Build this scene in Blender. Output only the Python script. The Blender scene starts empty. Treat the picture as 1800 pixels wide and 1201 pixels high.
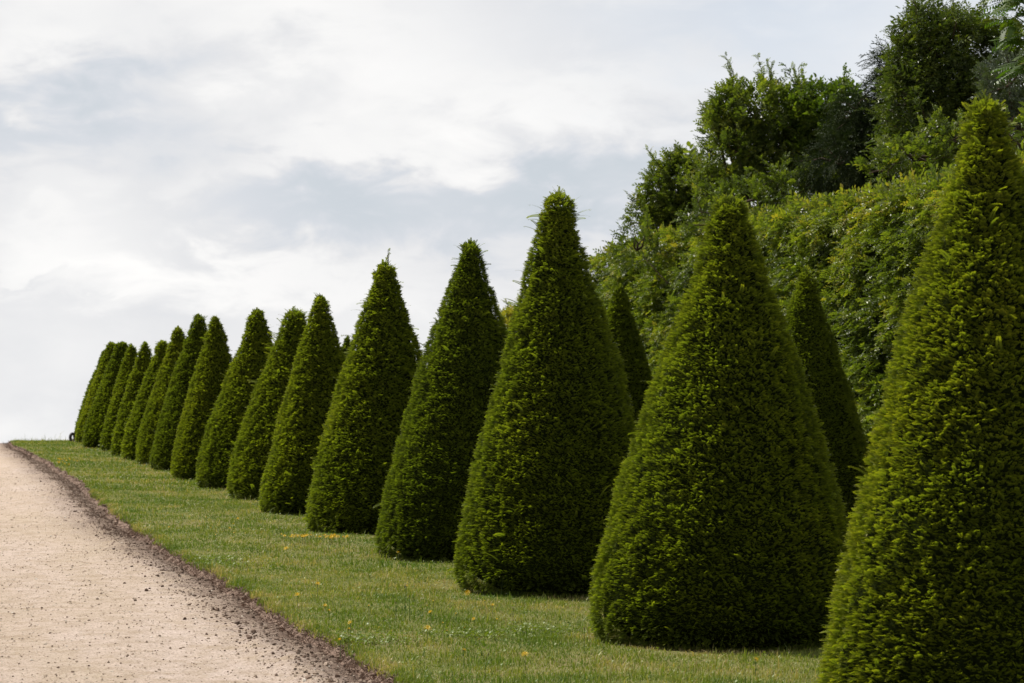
import bpy, math, random
import numpy as np
from mathutils import Vector, Matrix

R = np.random.default_rng(7)
random.seed(7)
SC = bpy.context.scene
COL = SC.collection

# ------------------------------------------------------------------ camera
F_PX, W_PX, H_PX = 4250.0, 1800.0, 1201.0
YAW = math.atan(1000.0 / F_PX)          # looking to the right of the avenue's axis (+Y)
PITCH = math.atan(189.5 / F_PX)
SLOPE = 0.0245
EYE = 1.65
fwd_h = np.array([math.sin(YAW), math.cos(YAW), 0.0])
right = np.array([math.cos(YAW), -math.sin(YAW), 0.0])
upw = np.array([0, 0, 1.0])
fwd = fwd_h * math.cos(PITCH) + upw * math.sin(PITCH)
cup = -fwd_h * math.sin(PITCH) + upw * math.cos(PITCH)
CAMP = np.array([0, 0, EYE])


def ray(px, py):
    d = fwd + right * ((px - 900.0) / F_PX) + cup * (-(py - 600.5) / F_PX)
    return d          # depth along the optical axis = parameter


def at(px, py, depth):
    return CAMP + ray(px, py) * depth


# ------------------------------------------------------------------ terrain
Y1, CURV, CAP = 73.0, 0.00115, 22.0


def gz(x, y):
    x = np.asarray(x, float)
    y = np.asarray(y, float)
    base = SLOPE * y
    t = np.clip(y - Y1, 0, None)
    q = np.where(t < CAP, CURV * t * t, CURV * CAP * CAP + 2 * CURV * CAP * (t - CAP))
    und = 0.012 * np.sin(x * 1.3 + y * 0.31) + 0.010 * np.sin(y * 0.83 - x * 0.7 + 1.0) + 0.006 * np.sin(y * 2.1 + x * 1.9)
    fade = np.clip(y / 8.0, 0, 1) * np.clip((90 - y) / 30, 0.0, 1)
    return base - q + und * fade


PATH_DROP = 0.085


def hit(px, py, zoff=0.0):
    d = ray(px, py)
    lo, hi = 1.0, 78.0
    # march until below the ground
    t = 2.0
    prev = t
    while t < 110:
        p = CAMP + d * t
        if p[2] < float(gz(p[0], p[1])) + zoff:
            break
        prev = t
        t += 0.1
    lo, hi = prev, t
    for _ in range(30):
        m = (lo + hi) / 2
        p = CAMP + d * m
        if p[2] < float(gz(p[0], p[1])) + zoff:
            hi = m
        else:
            lo = m
    return CAMP + d * lo


# ------------------------------------------------------------------ helpers
def tag(o, label=None, cat=None, group=None, kind=None):
    if label: o['label'] = label
    if cat: o['category'] = cat
    if group: o['group'] = group
    if kind: o['kind'] = kind
    return o


def empty(name, loc, label, cat, group=None):
    o = bpy.data.objects.new(name, None)
    o.empty_display_size = 0.3
    COL.objects.link(o)
    o.location = [float(v) for v in loc]
    tag(o, label, cat, group)
    return o


def np_mesh(name, V, polys, mats, tone=None, matidx=None, smooth=False, extra=None):
    """V (n,3); polys: list of int arrays, each (m,k) -- k-gons."""
    me = bpy.data.meshes.new(name)
    V = np.ascontiguousarray(V, dtype=np.float32)
    me.vertices.add(len(V))
    me.vertices.foreach_set('co', V.ravel())
    loops = np.concatenate([p.ravel() for p in polys]).astype(np.int32)
    cnt = np.concatenate([np.full(len(p), p.shape[1]) for p in polys]).astype(np.int32)
    start = np.concatenate([[0], np.cumsum(cnt)[:-1]]).astype(np.int32)
    me.loops.add(len(loops))
    me.loops.foreach_set('vertex_index', loops)
    me.polygons.add(len(cnt))
    me.polygons.foreach_set('loop_start', start)
    me.polygons.foreach_set('loop_total', cnt)
    if matidx is not None:
        me.polygons.foreach_set('material_index', matidx.astype(np.int32))
    me.polygons.foreach_set('use_smooth', np.full(len(cnt), smooth))
    if tone is not None:
        a = me.attributes.new('tone', 'FLOAT', 'POINT')
        a.data.foreach_set('value', np.ascontiguousarray(tone, dtype=np.float32))
    if extra:
        for k, v in extra.items():
            a = me.attributes.new(k, 'FLOAT', 'POINT')
            a.data.foreach_set('value', np.ascontiguousarray(v, dtype=np.float32))
    for m in mats:
        me.materials.append(m)
    me.update(calc_edges=True)
    return me


def mesh_obj(name, me, parent=None, loc=None):
    o = bpy.data.objects.new(name, me)
    COL.objects.link(o)
    if parent is not None:
        o.parent = parent
    if loc is not None:
        o.location = [float(v) for v in loc]
    return o


def norm(v):
    return v / np.maximum(np.linalg.norm(v, axis=-1, keepdims=True), 1e-9)


def frames(d, nhint, roll):
    """rotation matrices whose columns are side, normal, axis(d)."""
    d = norm(d)
    side = norm(np.cross(d, nhint))
    nrm = np.cross(side, d)
    c, s = np.cos(roll)[:, None], np.sin(roll)[:, None]
    s2 = side * c + nrm * s
    n2 = np.cross(d, s2) * -1.0
    n2 = nrm * c - side * s
    return np.stack([s2, n2, d], axis=2)     # (N,3,3)


def scatter(T, pos, M, scale):
    """T (t,3) template -> (N*t,3)"""
    v = np.einsum('nij,tj->nti', M, T) * scale[:, None, None] + pos[:, None, :]
    return v.reshape(-1, 3)


def rep_faces(F, n, t, off=0):
    return (F[None, :, :] + (np.arange(n) * t)[:, None, None]).reshape(-1, F.shape[1]) + off


class Bag:
    def __init__(s):
        s.V, s.P, s.T, s.MI, s.n = [], [], [], [], 0

    def add(s, V, F, tone, mi=0):
        s.V.append(V)
        s.P.append(F + s.n)
        s.T.append(np.broadcast_to(np.asarray(tone, float), (len(V),)))
        s.MI.append(np.full(len(F), mi))
        s.n += len(V)

    def tmpl(s, tm, pos, M, scale, tone, mi=0):
        T, F, tt = tm
        n = len(pos)
        if n == 0: return
        s.add(scatter(T, pos, M, scale), rep_faces(F, n, len(T)), (tone[:, None] + tt[None, :]).ravel(), mi)

    def mesh(s, name, mats, smooth=False):
        return np_mesh(name, np.concatenate(s.V), s.P, mats, np.concatenate(s.T), np.concatenate(s.MI), smooth)


# value noise on arrays
_perm = np.random.default_rng(3).random((32, 32, 32))


def vnoise(p):
    p = np.asarray(p, float)
    i = np.floor(p).astype(int)
    f = p - i
    f = f * f * (3 - 2 * f)
    out = 0
    for dx in (0, 1):
        for dy in (0, 1):
            for dz in (0, 1):
                w = (f[..., 0] if dx else 1 - f[..., 0]) * (f[..., 1] if dy else 1 - f[..., 1]) * (f[..., 2] if dz else 1 - f[..., 2])
                out = out + w * _perm[(i[..., 0] + dx) % 32, (i[..., 1] + dy) % 32, (i[..., 2] + dz) % 32]
    return out


def fbm(p, o=3):
    a, s, t = 0.5, 0, 0
    for k in range(o):
        s = s + a * vnoise(p * (2 ** k) + 7.3 * k)
        t += a
        a *= 0.5
    return s / t


def tube(pts, rad, seg=7):
    """tapered tube along pts -> V, F"""
    pts = np.asarray(pts, float)
    rad = np.asarray(rad, float)
    n = len(pts)
    d = np.gradient(pts, axis=0)
    d = norm(d)
    h = np.array([0.31, 0.2, 0.93]) if abs(d[0][2]) < 0.8 else np.array([1.0, 0.1, 0.0])
    a = norm(np.cross(d, h))
    b = np.cross(d, a)
    th = np.arange(seg) / seg * 2 * math.pi
    V = pts[:, None, :] + rad[:, None, None] * (np.cos(th)[None, :, None] * a[:, None, :] + np.sin(th)[None, :, None] * b[:, None, :])
    V = V.reshape(-1, 3)
    i = np.arange(n - 1)[:, None] * seg
    j = np.arange(seg)[None, :]
    k = (j + 1) % seg
    F = np.stack([i + j, i + k, i + seg + k, i + seg + j], axis=-1).reshape(-1, 4)
    return V, F


# ------------------------------------------------------------------ materials
class NT:
    def __init__(s, nt):
        s.nt = nt
        s.L = nt.links

    def n(s, t, **kw):
        nd = s.nt.nodes.new(t)
        for k, v in kw.items():
            if k == 'inp':
                for a, b in v.items():
                    if hasattr(b, 'is_linked') or isinstance(b, bpy.types.NodeSocket):
                        s.L.new(b, nd.inputs[a])
                    else:
                        nd.inputs[a].default_value = b
            else:
                setattr(nd, k, v)
        return nd

    def m(s, op, a, b=0.0, c=None, clamp=False):
        nd = s.nt.nodes.new('ShaderNodeMath')
        nd.operation = op
        nd.use_clamp = clamp
        for i, v in enumerate([a, b] if c is None else [a, b, c]):
            if isinstance(v, bpy.types.NodeSocket):
                s.L.new(v, nd.inputs[i])
            else:
                nd.inputs[i].default_value = v
        return nd.outputs[0]

    def mix(s, f, a, b, typ='MIX'):
        nd = s.nt.nodes.new('ShaderNodeMix')
        nd.data_type = 'RGBA'
        nd.blend_type = typ
        for i, v in ((0, f), (6, a), (7, b)):
            if isinstance(v, bpy.types.NodeSocket):
                s.L.new(v, nd.inputs[i])
            else:
                nd.inputs[i].default_value = (v + (1,)) if isinstance(v, tuple) else v
        return nd.outputs[2]

    def ramp(s, f, stops):
        nd = s.nt.nodes.new('ShaderNodeValToRGB')
        e = nd.color_ramp.elements
        while len(e) < len(stops): e.new(0.5)
        for i, (p, c) in enumerate(stops):
            e[i].position = p
            e[i].color = (c if isinstance(c, tuple) else (c, c, c)) + (1,)
        s.L.new(f, nd.inputs[0])
        return nd.outputs[0]

    def noise(s, vec, scale, detail=4, rough=0.55, dist=0.0):
        nd = s.n('ShaderNodeTexNoise')
        nd.inputs['Scale'].default_value = scale
        nd.inputs['Detail'].default_value = detail
        nd.inputs['Roughness'].default_value = rough
        nd.inputs['Distortion'].default_value = dist
        if vec is not None: s.L.new(vec, nd.inputs['Vector'])
        return nd.outputs[0]


def new_mat(name):
    m = bpy.data.materials.new(name)
    m.use_nodes = True
    m.node_tree.nodes.clear()
    t = NT(m.node_tree)
    out = t.n('ShaderNodeOutputMaterial')
    return m, t, out


def leaf_mat(name, stops, trans=0.35, tcol=(1.0, 1.15, 0.35), rough=0.5, spec=0.35, var=1.0, patch=0.25, pscale=1.6):
    m, t, out = new_mat(name)
    a = t.n('ShaderNodeAttribute', attribute_name='tone').outputs['Fac']
    pos = t.n('ShaderNodeNewGeometry').outputs['Position']
    nz = t.noise(pos, pscale, 3)
    f = t.m('ADD', a, t.m('MULTIPLY', t.m('SUBTRACT', nz, 0.5), patch * 2), clamp=True)
    col = t.ramp(f, stops)
    p = t.n('ShaderNodeBsdfPrincipled', inp={'Base Color': col, 'Roughness': rough, 'Specular IOR Level': spec})
    tc = t.mix(1.0, col, tcol, 'MULTIPLY')
    tr = t.n('ShaderNodeBsdfTranslucent', inp={'Color': tc})
    mx = t.n('ShaderNodeMixShader', inp={0: trans})
    t.L.new(p.outputs[0], mx.inputs[1])
    t.L.new(tr.outputs[0], mx.inputs[2])
    t.L.new(mx.outputs[0], out.inputs[0])
    return m


M_YEW = leaf_mat('yew_needles', [(0.0, (0.042, 0.058, 0.018)), (0.35, (0.083, 0.115, 0.020)), (0.65, (0.172, 0.208, 0.027)), (1.0, (0.30, 0.29, 0.03))], trans=0.38, tcol=(1.38, 1.5, 0.3), spec=0.18, rough=0.5, patch=0.10)
M_HORN = leaf_mat('hornbeam_leaf', [(0.0, (0.035, 0.052, 0.014)), (0.45, (0.085, 0.122, 0.022)), (0.8, (0.20, 0.24, 0.034)), (1.0, (0.30, 0.26, 0.05))], trans=0.36, tcol=(1.5, 1.6, 0.4), spec=0.4, rough=0.42)
M_DARK = leaf_mat('dark_tree_leaf', [(0.0, (0.028, 0.048, 0.014)), (0.5, (0.066, 0.098, 0.020)), (1.0, (0.17, 0.20, 0.03))], trans=0.3, tcol=(1.4, 1.5, 0.4), spec=0.4, rough=0.42)
M_MAPLE = leaf_mat('maple_leaf', [(0.0, (0.03, 0.06, 0.012)), (0.5, (0.07, 0.11, 0.016)), (1.0, (0.16, 0.20, 0.03))], trans=0.4, tcol=(1.5, 1.6, 0.4))
M_CYP = leaf_mat('cypress_scale', [(0.0, (0.018, 0.030, 0.013)), (0.6, (0.034, 0.054, 0.018)), (1.0, (0.08, 0.10, 0.025))], trans=0.1, spec=0.15, rough=0.6)
M_GREY = leaf_mat('grey_leaf', [(0.0, (0.03, 0.05, 0.025)), (0.5, (0.055, 0.08, 0.04)), (1.0, (0.12, 0.15, 0.08))], trans=0.2, spec=0.8, rough=0.3)
M_AIL = leaf_mat('compound_leaf', [(0.0, (0.03, 0.06, 0.010)), (0.5, (0.065, 0.12, 0.014)), (0.85, (0.16, 0.20, 0.02)), (1.0, (0.26, 0.18, 0.03))], trans=0.4, spec=0.35, rough=0.5)
M_GRASS = leaf_mat('grass_blade', [(0.0, (0.10, 0.17, 0.018)), (0.38, (0.16, 0.21, 0.028)), (0.62, (0.215, 0.25, 0.048)), (1.0, (0.46, 0.37, 0.18))], trans=0.3, tcol=(1.2, 1.25, 0.45), patch=0.30, pscale=1.1)


def plain(name, col, rough=0.8, spec=0.3, nscale=30, amount=0.35, bump=0.0):
    m, t, out = new_mat(name)
    pos = t.n('ShaderNodeTexCoord').outputs['Object']
    nz = t.noise(pos, nscale, 4)
    c2 = tuple(c * (1 - amount) for c in col)
    c3 = tuple(min(1, c * (1 + amount)) for c in col)
    cc = t.ramp(nz, [(0.3, c2), (0.7, c3)])
    p = t.n('ShaderNodeBsdfPrincipled', inp={'Base Color': cc, 'Roughness': rough, 'Specular IOR Level': spec})
    if bump:
        b = t.n('ShaderNodeBump', inp={'Height': nz, 'Strength': bump, 'Distance': 0.02})
        t.L.new(b.outputs[0], p.inputs['Normal'])
    t.L.new(p.outputs[0], out.inputs[0])
    return m


M_CORE = plain('shaded_twig_core', (0.014, 0.019, 0.005), 1.0, 0.0, 40, 0.5)  # near-black shell behind the leaves: inner shade is painted into its colour
M_BARK = plain('bark', (0.075, 0.055, 0.04), 0.95, 0.15, 18, 0.45, 0.6)
M_SOIL = None


def tone_plain(name, stops, rough=0.9, spec=0.2, nscale=60, bump=0.4):
    m, t, out = new_mat(name)
    a = t.n('ShaderNodeAttribute', attribute_name='tone').outputs['Fac']
    pos = t.n('ShaderNodeNewGeometry').outputs['Position']
    nz = t.noise(pos, nscale, 4, 0.65)
    f = t.m('ADD', a, t.m('MULTIPLY', t.m('SUBTRACT', nz, 0.5), 0.6), clamp=True)
    cc = t.ramp(f, stops)
    p = t.n('ShaderNodeBsdfPrincipled', inp={'Base Color': cc, 'Roughness': rough, 'Specular IOR Level': spec})
    b = t.n('ShaderNodeBump', inp={'Height': nz, 'Strength': bump, 'Distance': 0.01})
    t.L.new(b.outputs[0], p.inputs['Normal'])
    t.L.new(p.outputs[0], out.inputs[0])
    return m


M_PEB = tone_plain('pebble', [(0.0, (0.16, 0.115, 0.085)), (0.5, (0.40, 0.32, 0.245)), (1.0, (0.72, 0.66, 0.58))])
M_CLOD = tone_plain('clod', [(0.0, (0.075, 0.05, 0.036)), (0.5, (0.16, 0.108, 0.08)), (1.0, (0.36, 0.28, 0.22))])


def path_mat():
    m, t, out = new_mat('packed_gravel')
    pos = t.n('ShaderNodeNewGeometry').outputs['Position']
    e = t.n('ShaderNodeAttribute', attribute_name='edge').outputs['Fac']       # metres from the lawn edge
    yy = t.n('ShaderNodeSeparateXYZ', inp={0: pos}).outputs[1]
    wid = t.ramp(t.m('DIVIDE', yy, 100.0), [(0.0, 1.3), (0.22, 1.3), (0.31, 0.85), (0.65, 0.75), (0.8, 0.9)])
    e = t.m('MULTIPLY', e, wid)
    st = t.n('ShaderNodeMapping', inp={'Vector': pos, 'Scale': (1.0, 0.22, 1.0)}).outputs[0]
    big = t.noise(st, 0.9, 4, 0.6)
    mid = t.noise(pos, 5.0, 6, 0.7)
    fine = t.noise(pos, 55.0, 5, 0.75)
    vo = t.n('ShaderNodeTexVoronoi', inp={'Vector': pos, 'Scale': 48.0})
    g = t.ramp(big, [(0.3, (0.50, 0.405, 0.305)), (0.5, (0.57, 0.46, 0.385)), (0.7, (0.63, 0.52, 0.465))])
    g = t.mix(t.m('MULTIPLY', t.ramp(mid, [(0.42, 0.0), (0.66, 1.0)]), 0.75), g, (0.38, 0.29, 0.20))
    g = t.mix(t.m('MULTIPLY', t.ramp(fine, [(0.38, 1.0), (0.50, 0.0)]), 0.75), g, (0.25, 0.18, 0.13))
    g = t.mix(t.m('MULTIPLY', t.ramp(fine, [(0.55, 0.0), (0.72, 1.0)]), 0.6), g, (0.66, 0.60, 0.53))
    chips = t.m('MULTIPLY', t.ramp(t.n('ShaderNodeSeparateColor', inp={0: vo.outputs['Color']}).outputs[0], [(0.80, 0.0), (0.84, 1.0)]), t.ramp(vo.outputs['Distance'], [(0.25, 1.0), (0.4, 0.0)]))
    g = t.mix(t.m('MULTIPLY', chips, 0.75), g, (0.23, 0.17, 0.13))
    # churned soil by the edge
    en = t.m('ADD', e, t.m('MULTIPLY', t.m('SUBTRACT', mid, 0.5), 0.9))
    en = t.m('ADD', en, t.m('MULTIPLY', t.m('SUBTRACT', fine, 0.5), 0.5))
    s = t.ramp(en, [(0.13, 1.0), (0.34, 0.62), (0.62, 0.12), (0.85, 0.0)])
    soil = t.ramp(fine, [(0.3, (0.085, 0.055, 0.043)), (0.5, (0.16, 0.11, 0.085)), (0.7, (0.33, 0.25, 0.19))])
    c = t.mix(s, g, soil)
    p = t.n('ShaderNodeBsdfPrincipled', inp={'Base Color': c, 'Roughness': 0.95, 'Specular IOR Level': 0.15})
    h = t.m('ADD', t.m('MULTIPLY', fine, 0.6), t.m('MULTIPLY', mid, 0.5))
    b = t.n('ShaderNodeBump', inp={'Height': h, 'Strength': 1.0, 'Distance': 0.03})
    t.L.new(b.outputs[0], p.inputs['Normal'])
    t.L.new(p.outputs[0], out.inputs[0])
    return m


def lawn_mat():
    m, t, out = new_mat('turf')
    pos = t.n('ShaderNodeNewGeometry').outputs['Position']
    e = t.n('ShaderNodeAttribute', attribute_name='edge').outputs['Fac']
    big = t.noise(pos, 0.9, 4, 0.6)
    fine = t.noise(pos, 40.0, 5, 0.75)
    g = t.ramp(big, [(0.3, (0.12, 0.14, 0.032)), (0.5, (0.17, 0.175, 0.05)), (0.7, (0.23, 0.20, 0.085))])
    g = t.mix(t.m('MULTIPLY', t.ramp(fine, [(0.4, 1.0), (0.55, 0.0)]), 0.5), g, (0.12, 0.10, 0.055))
    s = t.ramp(t.m('ADD', e, t.m('MULTIPLY', t.m('SUBTRACT', fine, 0.5), 0.12)), [(0.02, 1.0), (0.07, 0.0)])
    c = t.mix(s, g, (0.12, 0.08, 0.06))
    p = t.n('ShaderNodeBsdfPrincipled', inp={'Base Color': c, 'Roughness': 0.95, 'Specular IOR Level': 0.1})
    b = t.n('ShaderNodeBump', inp={'Height': fine, 'Strength': 0.8, 'Distance': 0.02})
    t.L.new(b.outputs[0], p.inputs['Normal'])
    t.L.new(p.outputs[0], out.inputs[0])
    return m


M_PATH, M_LAWN = path_mat(), lawn_mat()
M_SCARP = tone_plain('cut_soil', [(0.0, (0.10, 0.064, 0.048)), (0.5, (0.22, 0.15, 0.115)), (1.0, (0.36, 0.27, 0.21))], nscale=45, bump=0.8)

# ------------------------------------------------------------------ lawn edge, from where it meets the path
edge_px = [(22, 783), (45, 790), (70, 804), (100, 822), (140, 845), (158, 866), (190, 888), (218, 912), (243, 934), (262, 940),
           (300, 968), (350, 992), (372, 1003), (400, 1018), (440, 1040), (490, 1070), (540, 1105), (590, 1130), (640, 1160), (700, 1195), (760, 1232)]
eg = np.array([hit(*p) for p in edge_px])
order = np.argsort(eg[:, 1])
EY, EX = eg[order, 1], eg[order, 0]
EY = np.concatenate([[-30, 0, 6], EY, [EY[-1] + 15, 400]])
EX = np.concatenate([[EX[0], EX[0], EX[0]], EX, [EX[-1] + 0.3, EX[-1] + 2]])


def edge_x(y):
    y = np.asarray(y, float)
    x = np.interp(y, EY, EX)
    p = np.stack([y * 2.2, y * 0 + 3.1, y * 0], -1)
    p2 = np.stack([y * 9.0, y * 0 + 5.1, y * 0], -1)
    return x + (vnoise(p) - 0.5) * 0.12 + (vnoise(p2) - 0.5) * 0.05


def strip_grid(name, xs_fn, ys, us, mat, zfn, kind, label, tilt=None):
    ys = np.asarray(ys)
    U, Yg = np.meshgrid(us, ys)
    X = xs_fn(U, Yg)
    Z = zfn(X, Yg, U)
    V = np.stack([X, Yg, Z], -1).reshape(-1, 3)
    nu, ny = len(us), len(ys)
    i = np.arange(ny - 1)[:, None] * nu
    j = np.arange(nu - 1)[None, :]
    F = np.stack([i + j, i + j + 1, i + nu + j + 1, i + nu + j], -1).reshape(-1, 4)
    me = np_mesh(name, V, [F], [mat], smooth=True, extra={'edge': np.abs(U).ravel()})
    o = mesh_obj(name, me)
    tag(o, label, name, kind=kind)
    return o


ys = np.concatenate([np.arange(-30, 8, 2.0), np.arange(8, 26, 0.05), np.arange(26, 60, 0.15), np.arange(60, 110, 0.5), np.arange(110, 401, 10)])
us_r = np.concatenate([np.linspace(0, 0.4, 9), np.linspace(0.5, 6, 40), np.linspace(6.5, 16, 20), [25, 50, 100, 220]])
lawn_z = lambda X, Y, U: gz(X, Y) + 0.014 * (fbm(np.stack([X * 3, Y * 3, X * 0], -1)) - 0.5) * np.clip((60 - Y) / 20, 0, 1) - 0.02 * np.exp(-U / 0.03)
strip_grid('lawn', lambda U, Y: edge_x(Y) + U, ys, us_r, M_LAWN, lawn_z, 'structure', 'mown green lawn between the gravel path and the clipped yews')
us_l = np.concatenate([[-220, -100, -40, -15, -8], np.linspace(-5, -1.2, 40), np.linspace(-1.1, 0.06, 50)])


def path_z(X, Y, U):
    d = -U
    z = gz(X, Y) - PATH_DROP - 0.02 * np.clip(1 - d / 0.25, 0, 1) ** 2 + 0.03 * np.exp(-((d - 0.35) / 0.15) ** 2) * (vnoise(np.stack([Y * 0.9, Y * 0, X * 0 + 11], -1)) > 0.4)
    near = np.clip((40 - Y) / 15, 0, 1)
    n1 = fbm(np.stack([X * 9, Y * 9, X * 0], -1)) - 0.5
    n2 = vnoise(np.stack([X * 1.2, Y * 0.5, X * 0 + 4], -1)) - 0.5
    rough = 0.016 + 0.05 * np.clip(1 - d / 0.8, 0, 1)
    return z + n1 * rough * (0.3 + 0.7 * near) + n2 * 0.02


strip_grid('path', lambda U, Y: edge_x(Y) + U, ys, us_l, M_PATH, path_z, 'structure', 'pale sandy gravel path rising to the crest on the left')
# far base sheet
gx = np.linspace(-600, 600, 41)
gy = np.concatenate([np.linspace(-300, 60, 12), np.linspace(70, 120, 20), np.linspace(150, 1200, 20)])
GX, GY = np.meshgrid(gx, gy)
GV = np.stack([GX, GY, gz(GX, GY) - 0.35], -1).reshape(-1, 3)
i = np.arange(len(gy) - 1)[:, None] * len(gx)
j = np.arange(len(gx) - 1)[None, :]
GF = np.stack([i + j, i + j + 1, i + len(gx) + j + 1, i + len(gx) + j], -1).reshape(-1, 4)
o = mesh_obj('ground', np_mesh('ground', GV, [GF], [M_LAWN], smooth=True, extra={'edge': np.full(len(GV), 5.0)}))
tag(o, 'grassy ground under and beyond the park avenue', 'ground', kind='structure')

# cut soil bank between lawn and path
by = np.concatenate([np.arange(6, 30, 0.02), np.arange(30, 95, 0.06)])
nb = 9
bu = np.linspace(0, 1, nb)
BU, BY = np.meshgrid(bu, by)
top = lawn_z(edge_x(by), by, np.zeros_like(by)) + 0.004
bot = path_z(edge_x(by) - 0.07, by, np.full_like(by, -0.07)) - 0.012
nx = fbm(np.stack([BY * 14, BU * 2, BU * 0], -1), 3) - 0.5
nv = fbm(np.stack([BY * 45, BU * 5, BU * 0 + 2], -1), 2) - 0.5
BX = edge_x(BY) + 0.012 - 0.075 * BU ** 1.2 + nx * 0.07 * np.sin(BU * math.pi * 0.9 + 0.15) + nv * 0.035
BZ = top[:, None] * (1 - BU) + bot[:, None] * BU + nv * 0.015
BV = np.stack([BX, BY, BZ], -1).reshape(-1, 3)
i = np.arange(len(by) - 1)[:, None] * nb
j = np.arange(nb - 1)[None, :]
BF = np.stack([i + j, i + j + 1, i + nb + j + 1, i + nb + j], -1).reshape(-1, 4)
bb = Bag()
bb.add(BV, BF, 0.45 + (nv * 0.8).ravel())
sl = (np.array([[-.1, 0, 0], [.1, 0, 0], [.07, .12, .6], [0, .1, 1], [-.07, .12, .6]]), np.array([[0, 1, 2, 3], [0, 3, 4, 4]])[:1], np.array([-.1, -.1, 0, .1, 0]))
for (m, ya, yb, da, db, ln) in ((9000, 10.5, 30, 0.005, 0.075, 0.022), (6500, 28.8, 62, -0.01, 0.36, 0.032), (2500, 62, 90, -0.01, 0.22, 0.04)):
    y = ya + (yb - ya) * R.random(m) ** 1.3
    d = da + (db - da) * R.random(m) ** 1.3
    zt_ = lawn_z(edge_x(y), y, y * 0)
    zb_ = path_z(edge_x(y) - d, y, -d)
    f = np.clip(d / 0.07, 0, 1)
    z = zt_ * (1 - f) + zb_ * f
    dr_ = np.stack([-np.abs(R.normal(.5, .4, m)), R.normal(0, .5, m), R.normal(0.15, .6, m)], -1)
    bb.tmpl(sl, np.stack([edge_x(y) - d, y, z], -1), frames(dr_, np.tile([0.02, 1.0, 0.1], (m, 1)), R.random(m) * 6), ln * np.exp(R.normal(0, .35, m)) * np.array([1.0]), 0.5 + R.normal(0, .25, m))
o = mesh_obj('soil_bank', bb.mesh('soil_bank', [M_SCARP]))
tag(o, 'ragged brown soil edge cut between lawn and path', 'bank', kind='structure')

# ------------------------------------------------------------------ stones on the path (stuff)
ico = None


def stone_template(seed):
    r = np.random.default_rng(seed)
    ph = (1 + 5 ** .5) / 2
    v = np.array([[-1, ph, 0], [1, ph, 0], [-1, -ph, 0], [1, -ph, 0], [0, -1, ph], [0, 1, ph], [0, -1, -ph], [0, 1, -ph], [ph, 0, -1], [ph, 0, 1], [-ph, 0, -1], [-ph, 0, 1]], float)
    f = np.array([[0, 11, 5], [0, 5, 1], [0, 1, 7], [0, 7, 10], [0, 10, 11], [1, 5, 9], [5, 11, 4], [11, 10, 2], [10, 7, 6], [7, 1, 8], [3, 9, 4], [3, 4, 2], [3, 2, 6], [3, 6, 8], [3, 8, 9], [4, 9, 5], [2, 4, 11], [6, 2, 10], [8, 6, 7], [9, 8, 1]])
    v = norm(v) * (0.75 + 0.5 * r.random((12, 1)))
    v = v * np.array([1, 0.8, 0.55])
    return v, f, np.zeros(12)


STONES = [stone_template(k) for k in range(5)]


def rand_rot(n, tilt=0.4):
    a = R.random(n) * 2 * math.pi
    d = np.stack([R.normal(0, tilt, n), R.normal(0, tilt, n), np.ones(n)], -1)
    return frames(d, np.stack([np.cos(a), np.sin(a), a * 0], -1), a)


def stones(name, n, ysamp, dsamp, ssamp, tsamp, mat, label):
    bag = Bag()
    for k in range(5):
        m = n // 5
        y = ysamp(m)
        d = dsamp(m)
        s = ssamp(m)
        x = edge_x(y) - d
        z = path_z(x, y, -d) + s * 0.15
        bag.tmpl(STONES[k], np.stack([x, y, z], -1), rand_rot(m), s, tsamp(m))
    o = mesh_obj(name, bag.mesh(name, [mat]))
    tag(o, label, name, kind='stuff')


stones('gravel', 34000, lambda m: 9.5 + 45 * R.random(m) ** 1.8, lambda m: 0.1 + 5.0 * R.random(m), lambda m: np.clip(R.lognormal(-5.35, 0.5, m), 0.002, 0.02),
       lambda m: np.clip(R.normal(0.38, 0.33, m), 0, 1), M_PEB, 'loose grey and tan pebbles scattered over the path')
stones('soil_clods', 12000, lambda m: 9.5 + 60 * R.random(m) ** 1.6, lambda m: 0.03 + np.abs(R.normal(0, 0.23, m)), lambda m: np.clip(R.lognormal(-4.95, 0.55, m), 0.003, 0.03),
       lambda m: np.clip(R.normal(0.52, 0.30, m), 0, 1), M_CLOD, 'dark crumbled soil and clods along the lawn edge')

# ------------------------------------------------------------------ yew cones
def needles(pairs, nl, nw, droop, lenz=1.0, lift=0.25):
    V, F, T = [], [], []

    def blade(b, d, n, w, l, t0, t1):
        k = len(V)
        side = np.cross(d, n)
        side /= np.linalg.norm(side)
        V.extend([b, b + d * l * 0.5 + side * w * 0.5, b + d * l, b + d * l * 0.5 - side * w * 0.5])
        F.append([k, k + 1, k + 2, k + 3])
        T.extend([t0, t0 + (t1 - t0) * .5, t1, t0 + (t1 - t0) * .5])
    for q in range(pairs):
        f = (q + 0.5) / pairs
        b = np.array([0, -droop * f * f, lenz * f])
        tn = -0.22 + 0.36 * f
        for s in (-1, 1):
            ff = f + (0.25 / pairs if s > 0 else 0)
            b2 = np.array([0, -droop * ff * ff, lenz * ff])
            d = np.array([s * 0.85, lift - droop * 0.7 * f, 0.62])
            d /= np.linalg.norm(d)
            l = nl * (1 - 0.45 * f * f)
            blade(b2, d, np.array([0.0, 1, 0.0]), nw, l, tn, tn + 0.12)
    b = np.array([0, -droop, lenz * 0.92])
    blade(b, np.array([0, -droop, 1.0]) / math.hypot(droop, 1), np.array([0., 1, 0]), nw * 1.3, nl * 0.9, 0.14, 0.24)
    return np.array(V), np.array(F), np.array(T)


SPRIG = [needles(6, 0.46, 0.17, 0.18), needles(4, 0.52, 0.26, 0.18), needles(2, 0.62, 0.48, 0.15)]
LONG = [needles(14, 0.20, 0.07, 0.30), needles(9, 0.22, 0.10, 0.30), needles(6, 0.25, 0.14, 0.28)]

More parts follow.
